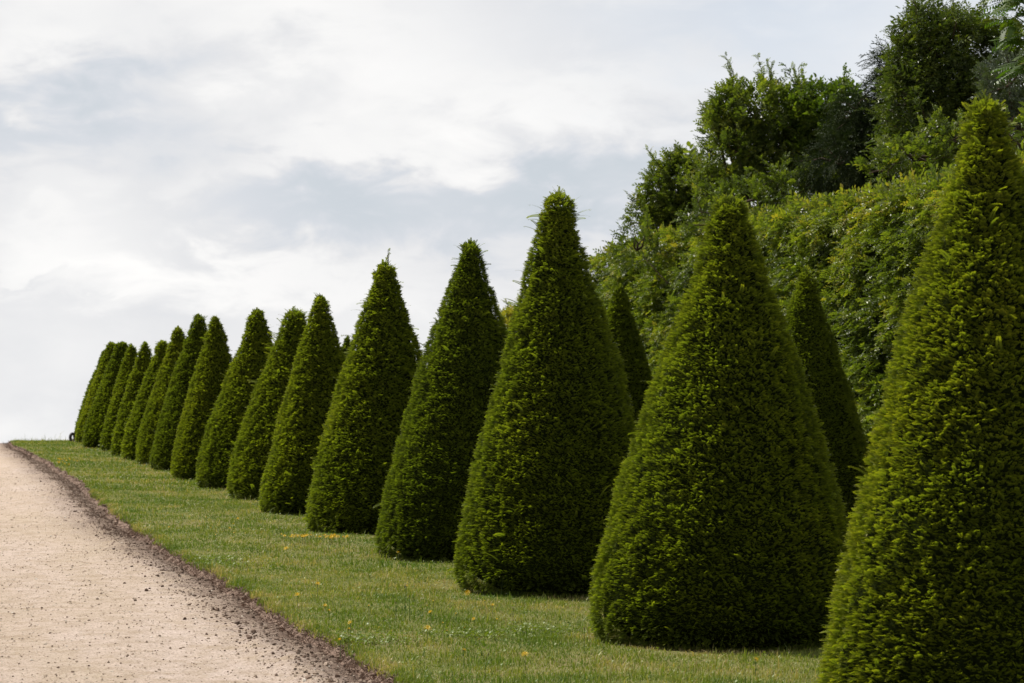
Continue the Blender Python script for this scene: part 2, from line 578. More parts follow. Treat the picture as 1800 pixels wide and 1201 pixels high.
PT = np.array([0, .008, .025, .06, .10, .2, .32, .45, .58, .7, .82, .9, .95, .985, 1.0])
PR = np.array([0, .075, .11, .15, .19, .305, .45, .59, .725, .845, .94, .985, 1.0, .975, .94])
PR_BLUNT = np.array([0, .14, .175, .205, .235, .33, .465, .60, .73, .845, .94, .985, 1.0, .975, .94])


def yew(tipx, tipy, basey, rpx, label, lod, blunt=0.0, tone=0.5, group='clipped yew cones in the front row', seed=0, seedgap=0.0, lean=0.0, shag=1.0, depth=None):
    rng = np.random.default_rng(100 + seed)
    rpx = rpx * 0.965
    # where the front of its foot meets the lawn, then the centre one radius further on
    p = hit(tipx, basey)
    dfront = np.dot(p - CAMP, fwd)
    if depth is not None:
        dfront = depth
    rad = rpx * dfront / (F_PX - rpx)
    rad = rpx / F_PX * (dfront + rad)
    dc = dfront + rad
    base = CAMP + ray(tipx, 900) * dc
    base[2] = float(gz(base[0], base[1]))
    top = at(tipx, tipy, dc)
    H = top[2] - base[2] - [0.03, 0.045, 0.08][lod]
    t = empty('yew_cone', base, label, 'topiary yew', group)
    prof = lambda q: np.interp(q, PT, PR * (1 - blunt) + PR_BLUNT * blunt)

    def surf(q, th, off=0.0):
        """q from tip 0 to foot 1"""
        z = H * (1 - q)
        r = rad * prof(q)
        pp = np.stack([np.cos(th) * r * 1.1 + seed * 3.1, np.sin(th) * r * 1.1, z * 1.1], -1)
        pm = np.stack([np.cos(th) * r * 5 + seed * 1.7, np.sin(th) * r * 5, z * 5], -1)
        r = r * (1 + 0.085 * (fbm(pp, 2) - 0.5)) + 0.045 * (vnoise(pm) - 0.5) + off
        r = np.maximum(r - [0.022, 0.030, 0.050][lod], 0.012)
        x = np.cos(th) * r + lean * (1 - q) ** 2
        y = np.sin(th) * r
        return np.stack([x, y, z + 0.0 * q], -1)
    # normals: slope of profile
    area = math.pi * rad * math.hypot(H, rad)
    dens = [7800, 5600, 3000][lod]
    size = [0.026, 0.031, 0.043][lod]
    n = int(area * dens)
    # sample q with pdf ~ r
    q = rng.random(n * 3)
    keep = rng.random(n * 3) < prof(q) * 0.88 + 0.12
    q = q[keep][:n]
    n = len(q)
    th = rng.random(n) * 2 * math.pi
    P0 = surf(q, th)
    pc = np.stack([P0[:, 0] * 14 + seed, P0[:, 1] * 14, P0[:, 2] * 19], -1)
    cl = fbm(pc, 2)                      # clumps
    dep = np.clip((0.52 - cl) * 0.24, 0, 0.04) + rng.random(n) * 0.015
    e = 0.004
    dr = (prof(np.clip(q + 0.02, 0, 1)) - prof(np.clip(q - 0.02, 0, 1))) * rad / (0.04 * H)
    nrm = norm(np.stack([np.cos(th), np.sin(th), np.clip(dr, -0.6, 2.5)], -1))
    nrm[q < 0.012] = [0, 0, 1]
    pos = P0 - nrm * dep[:, None]
    dirn = norm(nrm * 0.85 + np.array([0, 0, 0.30]) + rng.normal(0, 0.20, (n, 3)))
    M = frames(dirn, np.tile([0.02, 0.01, 1.0], (n, 1)) + nrm * 0.25, rng.normal(0, 0.45, n))
    sc = size * np.exp(rng.normal(0, 0.25, n))
    patch = fbm(np.stack([P0[:, 0] * 1.6 + seed * 2, P0[:, 1] * 1.6, P0[:, 2] * 1.6], -1), 2) - 0.5
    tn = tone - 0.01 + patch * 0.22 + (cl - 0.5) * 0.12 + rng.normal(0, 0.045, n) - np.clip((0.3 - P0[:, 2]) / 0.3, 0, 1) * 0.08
    bag = Bag()
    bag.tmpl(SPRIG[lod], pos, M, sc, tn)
    # stray long shoots that missed the shears
    ns = int([125, 85, 50][lod] * shag)
    qs = np.concatenate([rng.random(ns), np.abs(rng.normal(0, 0.05, ns // 4))])
    qs = np.clip(qs, 0.003, 0.97)
    ns = len(qs)
    ths = rng.random(ns) * 2 * math.pi
    Ps = surf(qs, ths, -0.02)
    nn = norm(np.stack([np.cos(ths), np.sin(ths), np.full(ns, 0.25)], -1))
    topb = np.clip((0.06 - qs) / 0.06, 0, 1)[:, None]
    dd = norm(nn * (1 - topb * 0.6) + np.array([0, 0, 0.5]) + topb * np.array([0, 0, 1.4]) + rng.normal(0, 0.28, (ns, 3)))
    shrink = 1 - 0.45 * topb[:, 0]
    Ms = frames(dd, np.tile([0.02, 0.01, 1.0], (ns, 1)) + nn * 0.2, rng.normal(0, 0.35, ns))
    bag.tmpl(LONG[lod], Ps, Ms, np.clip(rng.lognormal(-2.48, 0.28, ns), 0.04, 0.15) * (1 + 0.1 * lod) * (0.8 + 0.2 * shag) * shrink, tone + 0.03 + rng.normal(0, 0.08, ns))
    # closed dark shell for the twigs, shade between sprigs put into its colour
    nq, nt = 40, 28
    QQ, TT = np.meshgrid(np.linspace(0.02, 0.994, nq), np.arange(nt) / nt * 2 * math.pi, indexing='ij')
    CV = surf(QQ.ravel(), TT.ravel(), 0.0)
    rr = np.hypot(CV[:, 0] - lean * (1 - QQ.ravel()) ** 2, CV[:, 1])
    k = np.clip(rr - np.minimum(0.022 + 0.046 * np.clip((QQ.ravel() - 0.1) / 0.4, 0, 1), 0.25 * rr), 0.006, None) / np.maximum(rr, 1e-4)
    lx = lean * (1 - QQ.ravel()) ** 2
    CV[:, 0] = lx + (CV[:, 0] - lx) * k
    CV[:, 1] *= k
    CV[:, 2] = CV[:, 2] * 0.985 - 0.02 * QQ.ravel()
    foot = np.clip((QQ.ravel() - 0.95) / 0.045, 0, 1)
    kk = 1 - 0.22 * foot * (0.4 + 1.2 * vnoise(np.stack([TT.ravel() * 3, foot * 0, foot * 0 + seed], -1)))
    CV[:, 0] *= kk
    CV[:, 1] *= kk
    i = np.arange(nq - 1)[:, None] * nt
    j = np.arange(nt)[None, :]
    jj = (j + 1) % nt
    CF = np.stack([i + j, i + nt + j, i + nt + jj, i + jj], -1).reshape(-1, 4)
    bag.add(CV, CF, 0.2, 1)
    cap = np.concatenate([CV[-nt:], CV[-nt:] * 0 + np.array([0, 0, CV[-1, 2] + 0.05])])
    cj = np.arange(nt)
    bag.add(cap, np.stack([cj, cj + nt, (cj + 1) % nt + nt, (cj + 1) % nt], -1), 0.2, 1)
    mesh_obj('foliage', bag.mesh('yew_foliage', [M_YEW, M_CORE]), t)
    # trunk and low limbs
    tb = Bag()
    V, F = tube([[0, 0, -0.1], [0.01, 0, 0.0], [0.02, 0.01, 0.3], [0, 0.02, H * 0.5], [0, 0, H * 0.85]], [0.13, 0.10, 0.075, 0.05, 0.015])
    tb.add(V, F, 0)
    for a in range(6):
        an = a * 1.05 + seed
        l = rad * 0.8
        V, F = tube([[0, 0, 0.10 + 0.03 * a], [math.cos(an) * l * .5, math.sin(an) * l * .5, 0.16 + 0.05 * a], [math.cos(an) * l, math.sin(an) * l, 0.35 + 0.08 * a]], [0.035, 0.025, 0.008], 5)
        tb.add(V, F, 0)
    mesh_obj('trunk', tb.mesh('yew_trunk', [M_BARK], True), t)
    return base, rad, H


YEWS = [
    (1737, 156, 1301, 297, 'huge nearest yew cone cut off by the right edge of the picture', 0, 0.0, 0.56),
    (1281, 335, 1147, 250, 'wide rounded yew cone second from the right, with a pointed top and dark foot', 0, 0.0, 0.50),
    (986, 334, 1053, 191, 'tall yew cone with a blunt shaggy top, third from the right', 0, 0.55, 0.47),
    (821, 420, 989, 166, 'dark yew cone with a narrow blunt top, fourth from the right', 0, 0.3, 0.37),
    (675, 457, 941, 142, 'broad yew cone with one thin twig standing up from its top', 1, 0.6, 0.47),
    (566, 514, 908, 112, 'yew cone with a slightly shaggy tip behind the broad one with a twig', 1, 0.25, 0.48),
    (510, 543, 881, 116, 'yew cone with a bushy untrimmed top of loose shoots', 1, 0.8, 0.50),
    (448, 541, 862, 107, 'smooth yew cone left of the one with the bushy untrimmed top', 1, 0.3, 0.47),
    (380, 554, 845, 84, 'bright green neat yew cone, ninth from the right', 1, 0.2, 0.54),
    (343, 550, 830, 82, 'taller dark yew cone with twigs on its top, tenth from the right', 1, 0.3, 0.37),
    (315, 573, 820, 80, 'slim yew cone half hidden by the taller dark tenth one', 1, 0.1, 0.50),
    (281, 595, 811, 71, 'yew cone left of the half hidden slim one, sixth from the left end', 2, 0.5, 0.45),
    (249, 598, 803, 56, 'yew cone fifth from the left end of the row', 2, 0.6, 0.44),
    (231, 602, 795, 57, 'very slim yew cone fourth from the left end of the row', 2, 0.3, 0.45),
    (210, 598, 789, 68, 'flat-topped yew cone third from the left end of the row', 2, 1.0, 0.35),
    (194, 598, 781, 63, 'yew cone second from the left end, mostly behind the flat-topped one', 2, 0.6, 0.48),
    (181, 612, 778, 54, 'farthest yew cone at the left end of the row on the crest', 2, 0.4, 0.38),
]
yinfo = []
for k, (tx, ty, byy, rp, lab, lod, bl, tn) in enumerate(YEWS):
    shag = {2: 1.6, 3: 1.2, 4: 1.2, 6: 3.0, 9: 1.4, 1: 0.9}.get(k, 1.0)
    dep = {15: 73.8, 16: 76.5}.get(k)
    yinfo.append(yew(tx, ty, byy, rp, lab, lod, bl, tn, seed=k, shag=shag, depth=dep, lean=[0, 0.02, -0.03, 0.03, 0.0, -0.05, 0.06, 0.03, -0.04, 0.05, -0.05, 0.04, 0.05, -0.04, 0.03, 0, 0.04][k]))
BACK = [
    (1419, 470, 914, 128, 'slender yew cone behind the two nearest, against the leafy hedge', 0, 0.0, 0.42, 30.0),
    (1090, 497, 868, 102, 'slender yew cone behind the third from the right, at the hedge end', 1, 0.0, 0.40, 38.5),
    (869, 562, 838, 76, 'yew cone of the back row peeping out behind the fourth from the right', 1, 0.0, 0.36, 47.5),
    (610, 588, 795, 56, 'tip of a back-row yew cone just left of the broad cone with a twig', 2, 0.0, 0.33, 64.0),
]
for k, (tx, ty, byy, rp, lab, lod, bl, tn, dp) in enumerate(BACK):
    yinfo.append(yew(tx, ty, byy, rp, lab, lod, bl, tn, 'clipped yew cones in the back row', seed=30 + k, depth=dp, shag=0.4))

# thin twig standing up from the top of the broad cone
_root = [o for o in bpy.data.objects if o.get('label', '').startswith('broad yew cone')][0]
_H = yinfo[4][2]
V, F = tube([[0.03, 0, _H - 0.1], [0.045, 0, _H + 0.05], [0.04, 0, _H + 0.11], [0.045, 0, _H + 0.17]], [0.006, 0.006, 0.005, 0.003], 5)
tw = Bag()
tw.add(V, F, 0.3, 1)
_n = 10
_z = np.linspace(_H, _H + 0.16, _n)
_d = norm(np.stack([R.normal(0, .6, _n), R.normal(0, .6, _n), np.full(_n, 1.0)], -1))
tw.tmpl(SPRIG[1], np.stack([np.full(_n, .043), np.zeros(_n), _z], -1), frames(_d, np.tile([1.0, 0.1, 0.1], (_n, 1)), R.random(_n) * 6), np.full(_n, 0.035), np.full(_n, 0.45))
mesh_obj('twig', tw.mesh('yew_twig', [M_YEW, M_BARK]), _root)
# ------------------------------------------------------------------ leaf sprays
def spray(nl, ll, lw, droop, fold=0.25, seed=0, lenz=1.0, spread=0.9):
    rr = np.random.default_rng(seed)
    V, F, T = [], [], []
    for q in range(nl):
        f = (q + 0.6) / nl
        s = -1 if q % 2 else 1
        b = np.array([0, -droop * f * f, lenz * f])
        d = np.array([s * spread, 0.15 + rr.normal(0, 0.2) - droop * f, 0.55 + rr.normal(0, 0.12)])
        if q == nl - 1: d = np.array([0.1, -droop, 1.0])
        d /= np.linalg.norm(d)
        n = np.array([rr.normal(0, 0.3), 1, rr.normal(0, 0.3)])
        side = np.cross(d, n)
        side /= np.linalg.norm(side)
        nn = np.cross(side, d)
        l = ll * (0.8 + 0.4 * rr.random())
        w = lw * (0.8 + 0.4 * rr.random()) * 0.5
        k = len(V)
        t0 = rr.normal(0, 0.08) + 0.18 * f - 0.08
        V.extend([b, b + d * l * .3 + side * w * .85 + nn * fold * w, b + d * l * .65 + side * w * .8 + nn * fold * w, b + d * l - nn * 0.12 * l, b + d * l * .65 - side * w * .8 + nn * fold * w, b + d * l * .3 - side * w * .85 + nn * fold * w])
        F.extend([[k, k + 1, k + 2, k + 3], [k, k + 3, k + 4, k + 5]])
        T.extend([t0] * 6)
    return np.array(V), np.array(F), np.array(T)


HSP = [spray(9, 0.34, 0.20, 0.22, seed=s) for s in range(3)]
MSP = [spray(6, 0.42, 0.38, 0.15, seed=10 + s) for s in range(2)]
DSP = [spray(9, 0.36, 0.15, 0.45, seed=20 + s) for s in range(3)]
CSP = [spray(16, 0.22, 0.05, 0.55, seed=30 + s, spread=0.5) for s in range(2)]


def ail_leaf():
    V, F, T = [], [], []
    n = 10
    for q in range(n):
        f = 0.15 + 0.85 * q / (n - 1)
        c = np.array([0, -0.35 * f * f, f])
        for s in (-1, 1):
            d = norm(np.array([s * 1.0, -0.55, 0.18]))
            side = norm(np.cross(d, np.array([0., 0.6, 0.4])))
            l = 0.27 * (1 - 0.35 * abs(f - .45))
            w = 0.042
            k = len(V)
            V.extend([c, c + d * l * .35 + side * w, c + d * l * .7 + side * w * .7, c + d * l, c + d * l * .7 - side * w * .7, c + d * l * .35 - side * w])
            F.extend([[k, k + 1, k + 2, k + 3], [k, k + 3, k + 4, k + 5]])
            T.extend([0.0] * 6)
    return np.array(V), np.array(F), np.array(T)


AIL = [ail_leaf()]

# ------------------------------------------------------------------ hornbeam hedge
HX = 14.3                     # its clipped face
HTOP = 4.82


def hedge():
    y0, y1 = 24.0, 53.0
    t = empty('hornbeam_hedge', (HX + 1.3, (y0 + y1) / 2, float(gz(HX, (y0 + y1) / 2))), 'tall clipped hornbeam hedge like a green wall behind the yew cones', 'hedge')
    o = np.array(t.location)
    bag = Bag()
    thick = 2.6

    def bulge(y, z):
        return 0.45 * (fbm(np.stack([y * 0.45, z * 0.55, y * 0 + 1], -1), 3) - 0.5) + 0.22 * (vnoise(np.stack([y * 2.2, z * 2.6, y * 0 + 5], -1)) - 0.5)

    def topz(y):
        return HTOP + 0.2 * (fbm(np.stack([y * 0.5, y * 0, y * 0 + 8], -1), 2) - 0.5)
    for k in range(3):
        # front face
        n = 12500
        y = y0 + (y1 - y0) * R.random(n)
        zr = R.random(n)
        tz = topz(y)
        z = zr * tz
        x = HX - bulge(y, z) + np.clip((zr - 0.86) / 0.14, 0, 1) ** 2 * 0.3 + R.random(n) * 0.26 - 0.08
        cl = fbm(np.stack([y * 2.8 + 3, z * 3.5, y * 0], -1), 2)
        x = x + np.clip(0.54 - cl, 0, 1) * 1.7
        pos = np.stack([x, y, gz(x, y) + z], -1)
        # shoots hang outwards, towards the light at the left
        d = norm(np.stack([np.full(n, -0.75), np.full(n, -0.25), np.full(n, -0.05)], -1) + R.normal(0, 0.42, (n, 3)))
        M = frames(d, np.tile([-0.35, 0.0, 1.0], (n, 1)), R.normal(0, 0.5, n))
        patch = fbm(np.stack([y * 0.8, z * 0.8, y * 0 + 2], -1), 2) - 0.5
        bag.tmpl(HSP[k], pos - o, M, np.clip(R.normal(0.165, 0.035, n), 0.07, 0.28), 0.42 + patch * 0.5 + (cl - .5) * 0.5 + R.normal(0, 0.12, n) + 0.22 * np.clip((zr - 0.8) * 5, 0, 1))  # leaf tone rises near the top: the lit crest is put into the colour
        # top
        n = 3000
        y = y0 + (y1 - y0) * R.random(n)
        x = HX + 0.3 + (thick - 0.4) * R.random(n)
        z = topz(y) + 0.16 * R.random(n) - 0.12
        d = norm(np.stack([np.full(n, -0.4), np.full(n, -0.15), np.full(n, 0.75)], -1) + R.normal(0, 0.45, (n, 3)))
        M = frames(d, np.tile([-1.0, 0.0, 0.3], (n, 1)), R.normal(0, 1.0, n))
        bag.tmpl(HSP[k], np.stack([x, y, gz(x, y) + z], -1) - o, M, np.clip(R.normal(0.22, 0.06, n), 0.09, 0.4), 0.62 + R.normal(0, 0.14, n))  # lighter leaf tone here, sunlight on the top painted in
        # far end
        n = 1300
        x = HX + thick * R.random(n)
        zr = R.random(n)
        y = y1 + R.random(n) * 0.25 + 0.3 * (fbm(np.stack([x, zr * 4, x * 0], -1), 2) - .5)
        d = norm(np.stack([np.full(n, -0.3), np.full(n, 0.7), np.full(n, 0.1)], -1) + R.normal(0, 0.42, (n, 3)))
        M = frames(d, np.tile([-0.35, 0.0, 1.0], (n, 1)), R.normal(0, 0.5, n))
        bag.tmpl(HSP[k], np.stack([x, y, gz(x, y) + zr * HTOP], -1) - o, M, np.clip(R.normal(0.21, 0.05, n), 0.09, 0.32), 0.55 + R.normal(0, 0.14, n))
    # closed dark shell inside the leaves, the hedge's inner shade in its colour
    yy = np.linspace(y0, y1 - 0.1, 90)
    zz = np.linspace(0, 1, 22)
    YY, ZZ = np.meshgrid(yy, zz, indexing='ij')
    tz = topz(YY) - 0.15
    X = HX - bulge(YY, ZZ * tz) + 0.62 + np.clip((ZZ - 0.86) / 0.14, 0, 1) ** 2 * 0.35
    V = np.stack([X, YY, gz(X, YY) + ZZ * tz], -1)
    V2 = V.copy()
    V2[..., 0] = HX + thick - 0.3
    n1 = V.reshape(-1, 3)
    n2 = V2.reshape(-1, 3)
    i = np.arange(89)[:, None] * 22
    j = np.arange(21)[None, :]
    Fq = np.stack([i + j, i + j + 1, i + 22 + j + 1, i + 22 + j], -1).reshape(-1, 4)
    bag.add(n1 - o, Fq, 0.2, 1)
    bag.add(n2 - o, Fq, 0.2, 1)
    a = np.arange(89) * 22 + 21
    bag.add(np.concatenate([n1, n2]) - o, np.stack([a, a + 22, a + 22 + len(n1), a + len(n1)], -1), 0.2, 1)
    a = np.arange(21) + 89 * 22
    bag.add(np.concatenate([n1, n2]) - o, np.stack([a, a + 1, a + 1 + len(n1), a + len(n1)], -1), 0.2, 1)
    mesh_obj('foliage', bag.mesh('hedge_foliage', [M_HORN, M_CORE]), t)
    tb = Bag()
    for yv in np.arange(y0 + 0.4, y1, 0.9):
        xx = HX + 1.3
        g = float(gz(xx, yv))
        V, F = tube(np.array([[xx, yv, g - 0.1], [xx + R.normal(0, .08), yv + R.normal(0, .08), g + 1.2], [xx, yv, g + 2.6], [xx + R.normal(0, .1), yv, g + 4.1]]) - o, [0.09, 0.075, 0.05, 0.015], 6)
        tb.add(V, F, 0)
    mesh_obj('trunks', tb.mesh('hedge_trunks', [M_BARK], True), t)


hedge()


# ------------------------------------------------------------------ free trees
def tree(name, label, cat, lobes, depth, sprays, mat, dens, size, tone, shoots=1.0, droop=0.0, group=None, trunk_px=None, trunk_r=0.16, updir=0.45, shellin=0.55):
    """lobes: (px, py, rx_px, ry_px, ddepth)"""
    c0 = lobes[0] if trunk_px is None else (trunk_px, lobes[0][1], 0, 0, 0)
    base = at(c0[0], 850, depth + c0[4])
    base[2] = float(gz(base[0], base[1]))
    t = empty(name, base, label, cat, group)
    bag, wood = Bag(), Bag()
    cen = []
    for (px, py, rx, ry, dd) in lobes:
        c = at(px, py, depth + dd)
        m = (depth + dd) / F_PX
        cen.append((c, rx * m, ry * m))
    zt = max(c[2] for c, _, _ in cen)
    zl = min(c[2] for c, _, _ in cen)
    trunk_top = np.array([base[0], base[1], zl * 0.4 + zt * 0.6])
    pts = [base - [0, 0, 0.2], base + [0.02, 0, 0.3], base * 0.5 + trunk_top * 0.5 + [0.1, 0.05, 0], trunk_top]
    V, F = tube(np.array(pts) - base, [trunk_r * 1.25, trunk_r, trunk_r * 0.7, trunk_r * 0.25], 9)
    wood.add(V, F, 0)
    for li, (c, rx, rz) in enumerate(cen):
        fr = 0.35 + 0.5 * R.random()
        s0 = base + (trunk_top - base) * fr
        V, F = tube(np.array([s0, (s0 + c) / 2 + [0, 0, -0.15], c]) - base, [trunk_r * .5, trunk_r * .32, trunk_r * .12], 6)
        wood.add(V, F, 0)
        ry = (rx + rz) * 0.5
        area = 4 * math.pi * ((rx * rz) ** 1.6 / 3 + (rx * ry) ** 1.6 / 3 + (ry * rz) ** 1.6 / 3) ** (1 / 1.6)
        n = int(area * dens)
        dirs = norm(R.normal(0, 1, (n, 3)))
        lump = fbm(dirs * 2.6 + li * 3.3, 3)
        rr = (shellin + (1 - shellin) * R.random(n) ** 0.6) * (0.72 + 0.56 * lump)
        pos = c + dirs * rr[:, None] * np.array([rx, ry, rz])
        clumps = fbm(pos * 2.6 + 5, 2)
        keep = clumps + R.normal(0, 0.07, n) > 0.40
        pos, dirs, clumps = pos[keep], dirs[keep], clumps[keep]
        m = len(pos)
        dd = norm(dirs * 0.8 + np.array([-0.1, -0.05, updir - droop]) + R.normal(0, 0.4, (m, 3)))
        tn = tone + (clumps - 0.5) * 0.7 + R.normal(0, 0.13, m)
        nk = len(sprays)
        M = frames(dd, np.tile([0.03, 0.02, 1.0], (m, 1)) + dirs * 0.3, R.normal(0, 0.6, m))
        sc = size * np.exp(R.normal(0, 0.25, m))
        for k in range(nk):
            bag.tmpl(sprays[k], pos[k::nk] - base, M[k::nk], sc[k::nk], tn[k::nk])
        # branches to the shell
        nb_ = max(5, int(area * 0.9))
        db = norm(R.normal(0, 1, (nb_, 3)) + np.array([0, 0, 0.3]))
        for v in db:
            e = c + v * np.array([rx, ry, rz]) * 0.9
            mid = (c + e) / 2 + R.normal(0, 0.08, 3) * rx
            V, F = tube(np.array([c, mid, e]) - base, [0.03, 0.018, 0.006], 4)
            wood.add(V, F, 0)
        # shoots standing out of the crown
        nsht = int(area * 1.9 * shoots)
        ds = norm(R.normal(0, 1, (nsht, 3)) + np.array([0, 0, 0.5]))
        for v in ds:
            s = c + v * np.array([rx, ry, rz]) * 0.7
            L = R.uniform(0.35, 1.15) * min(1.0, rx * 1.1)
            dv = norm(v * 0.7 + np.array([-0.25, 0.05, 0.6 - 1.2 * droop]) + R.normal(0, 0.2, 3))
            e = s + dv * L + np.array([0, 0, -droop * 0.2])
            mid = (s + e) / 2 + R.normal(0, 0.03, 3)
            V, F = tube(np.array([s, mid, e]) - base, [0.012, 0.008, 0.003], 4)
            wood.add(V, F, 0)
            k = int(6 + L * 13)
            fr = np.linspace(0.2, 1.0, k)
            pp = s + (mid - s) * np.clip(fr * 2, 0, 1)[:, None] + (e - mid) * np.clip(fr * 2 - 1, 0, 1)[:, None]
            d2 = norm(dv + R.normal(0, 0.55, (k, 3)))
            M2 = frames(d2, np.tile([0.03, 0.02, 1.0], (k, 1)), R.normal(0, 0.6, k))
            bag.tmpl(sprays[0], pp - base, M2, size * (1.0 - 0.4 * fr) * np.exp(R.normal(0, 0.15, k)), tone + 0.1 + R.normal(0, 0.1, k))
    mesh_obj('crown', bag.mesh(name + '_crown', [mat]), t)
    mesh_obj('trunk', wood.mesh(name + '_trunk', [M_BARK], True), t)
    return t


tree('hornbeam_tree', 'feathery hornbeam at the left end of the wood, leaning shoots against the sky', 'tree',
     [(1195, 345, 52, 62, 0), (1185, 400, 60, 50, 0.3), (1230, 410, 60, 60, 0.6), (1190, 300, 22, 34, 0), (1240, 340, 46, 52, -.3), (1215, 375, 60, 40, -.2), (1150, 385, 40, 40, .2), (1160, 330, 26, 40, 0)], 54, HSP, M_HORN, 120, 0.19, 0.36, 1.2, trunk_px=1205)
tree('hornbeam_tree', 'rounded bushy hornbeam with upright shoots in the middle of the wood', 'tree',
     [(1335, 215, 74, 72, 0), (1300, 270, 62, 62, -.3), (1370, 290, 90, 75, 0.4), (1280, 200, 34, 48, 0), (1400, 205, 50, 55, .3), (1300, 360, 80, 60, 0), (1262, 235, 24, 40, 0)], 50, HSP, M_HORN, 115, 0.19, 0.36, 1.6, trunk_px=1340)
tree('maple_tree', 'broad-leaved maple with bright lobed leaves between the hornbeam and the dark conifer', 'tree',
     [(1440, 205, 62, 52, 0), (1475, 190, 42, 40, .3), (1450, 270, 80, 60, .3)], 49.5, MSP, M_MAPLE, 130, 0.17, 0.40, 0.7, trunk_px=1450)
tree('cypress_tree', 'dark drooping cypress between the maple and the tallest tree', 'tree',
     [(1555, 200, 34, 70, 0), (1530, 260, 56, 66, 0), (1560, 125, 15, 38, 0), (1480, 290, 70, 50, -.2), (1590, 270, 60, 60, 0), (1525, 175, 22, 26, 0), (1575, 185, 46, 60, .3), (1512, 205, 40, 46, .2)], 46, CSP, M_CYP, 260, 0.26, 0.42, 0.7, droop=0.75, trunk_px=1550)
tree('hornbeam_tree', 'tallest dark leafy tree at the top right, reaching the upper edge', 'tree',
     [(1655, 100, 72, 80, 0), (1625, 55, 38, 46, 0), (1700, 75, 55, 50, 0.4), (1600, 120, 34, 50, .2), (1610, 180, 55, 70, 0), (1680, 190, 90, 75, 0), (1740, 120, 60, 70, .5), (1640, 260, 85, 55, -.2), (1735, 215, 70, 60, .2)], 44, DSP, M_DARK, 125, 0.22, 0.42, 1.2, trunk_px=1660, droop=0.15)
tree('small_leaved_tree', 'grey-green small-leaved tree behind the tip of the nearest yew', 'tree',
     [(1775, 150, 52, 52, 0), (1800, 220, 60, 60, 0.3)], 41, HSP, M_GREY, 150, 0.16, 0.5, 0.6, trunk_px=1795)
tree('hazel_bush', 'arching hazel shoots with light leaves rising over the hedge top on the right', 'bush',
     [(1600, 275, 60, 30, 0), (1670, 250, 50, 34, 0), (1560, 300, 50, 22, 0), (1770, 235, 50, 40, -1.0)], 40.5, HSP, M_HORN, 75, 0.18, 0.36, 1.3, trunk_px=1630, trunk_r=0.06)
tree('hazel_bush', 'low bright bush growing over the hedge top under the hornbeam', 'bush',
     [(1330, 350, 70, 32, 0), (1420, 330, 70, 30, 0), (1250, 395, 60, 28, .3), (1120, 440, 50, 34, 3)], 46.5, HSP, M_HORN, 85, 0.18, 0.30, 1.0, trunk_px=1340, trunk_r=0.06)
tree('hornbeam_bush', 'small yellow-green hornbeam bush seen between the third and fourth yews', 'bush',
     [(925, 600, 44, 52, 0), (905, 575, 26, 30, 0), (960, 600, 50, 60, .4), (910, 660, 36, 60, 0)], 62, HSP, M_HORN, 100, 0.20, 0.66, 1.0, trunk_px=935, trunk_r=0.07)

# tree of heaven, its compound leaves hang into the picture from the right
tb = at(1960, 850, 31)
tb[2] = float(gz(tb[0], tb[1]))
t = empty('sumac_tree', tb, 'tree with long compound leaves reaching in at the top right corner', 'tree')
bag, wood = Bag(), Bag()
ctop = at(1880, 20, 31)
V, F = tube(np.array([tb - [0, 0, .2], tb + [0, 0, .5], (tb + ctop) / 2 + [0.2, 0, 0], ctop]) - tb, [0.14, 0.11, 0.08, 0.03], 8)
wood.add(V, F, 0)
for (px, py, dd) in [(1775, 30, 0), (1800, -15, .2), (1790, 70, 0), (1815, 100, .2), (1830, 40, -.2), (1800, 120, .3), (1780, 0, .4), (1850, 0, 0), (1850, 140, 0), (1790, -50, 0), (1900, 60, 0), (1880, -40, .2)]:
    c = at(px + 8, py, 31 + dd)
    V, F = tube(np.array([ctop, (ctop + c) / 2 + [0, 0, .12], c]) - tb, [0.022, 0.015, 0.008], 5)
    wood.add(V, F, 0)
    n = 15
    a = R.random(n) * 2 * math.pi
    d = norm(np.stack([np.cos(a), np.sin(a), R.normal(0.15, 0.25, n)], -1) + np.array([-0.45, -0.2, 0]))
    M = frames(d, np.tile([0.02, 0.01, 1.0], (n, 1)), R.normal(0, 0.25, n))
    bag.tmpl(AIL[0], c - tb + R.normal(0, 0.05, (n, 3)), M, R.uniform(0.27, 0.44, n), 0.46 + R.normal(0, 0.2, n))
mesh_obj('crown', bag.mesh('sumac_crown', [M_AIL]), t)
mesh_obj('trunk', wood.mesh('sumac_trunk', [M_BARK], True), t)

# ------------------------------------------------------------------ grass
def blade_t(bend):
    V = np.array([[-.5, 0, 0], [.5, 0, 0], [.36, bend * .3, .55], [-.36, bend * .3, .55], [0.0, bend, 1.0]], float)
    return V


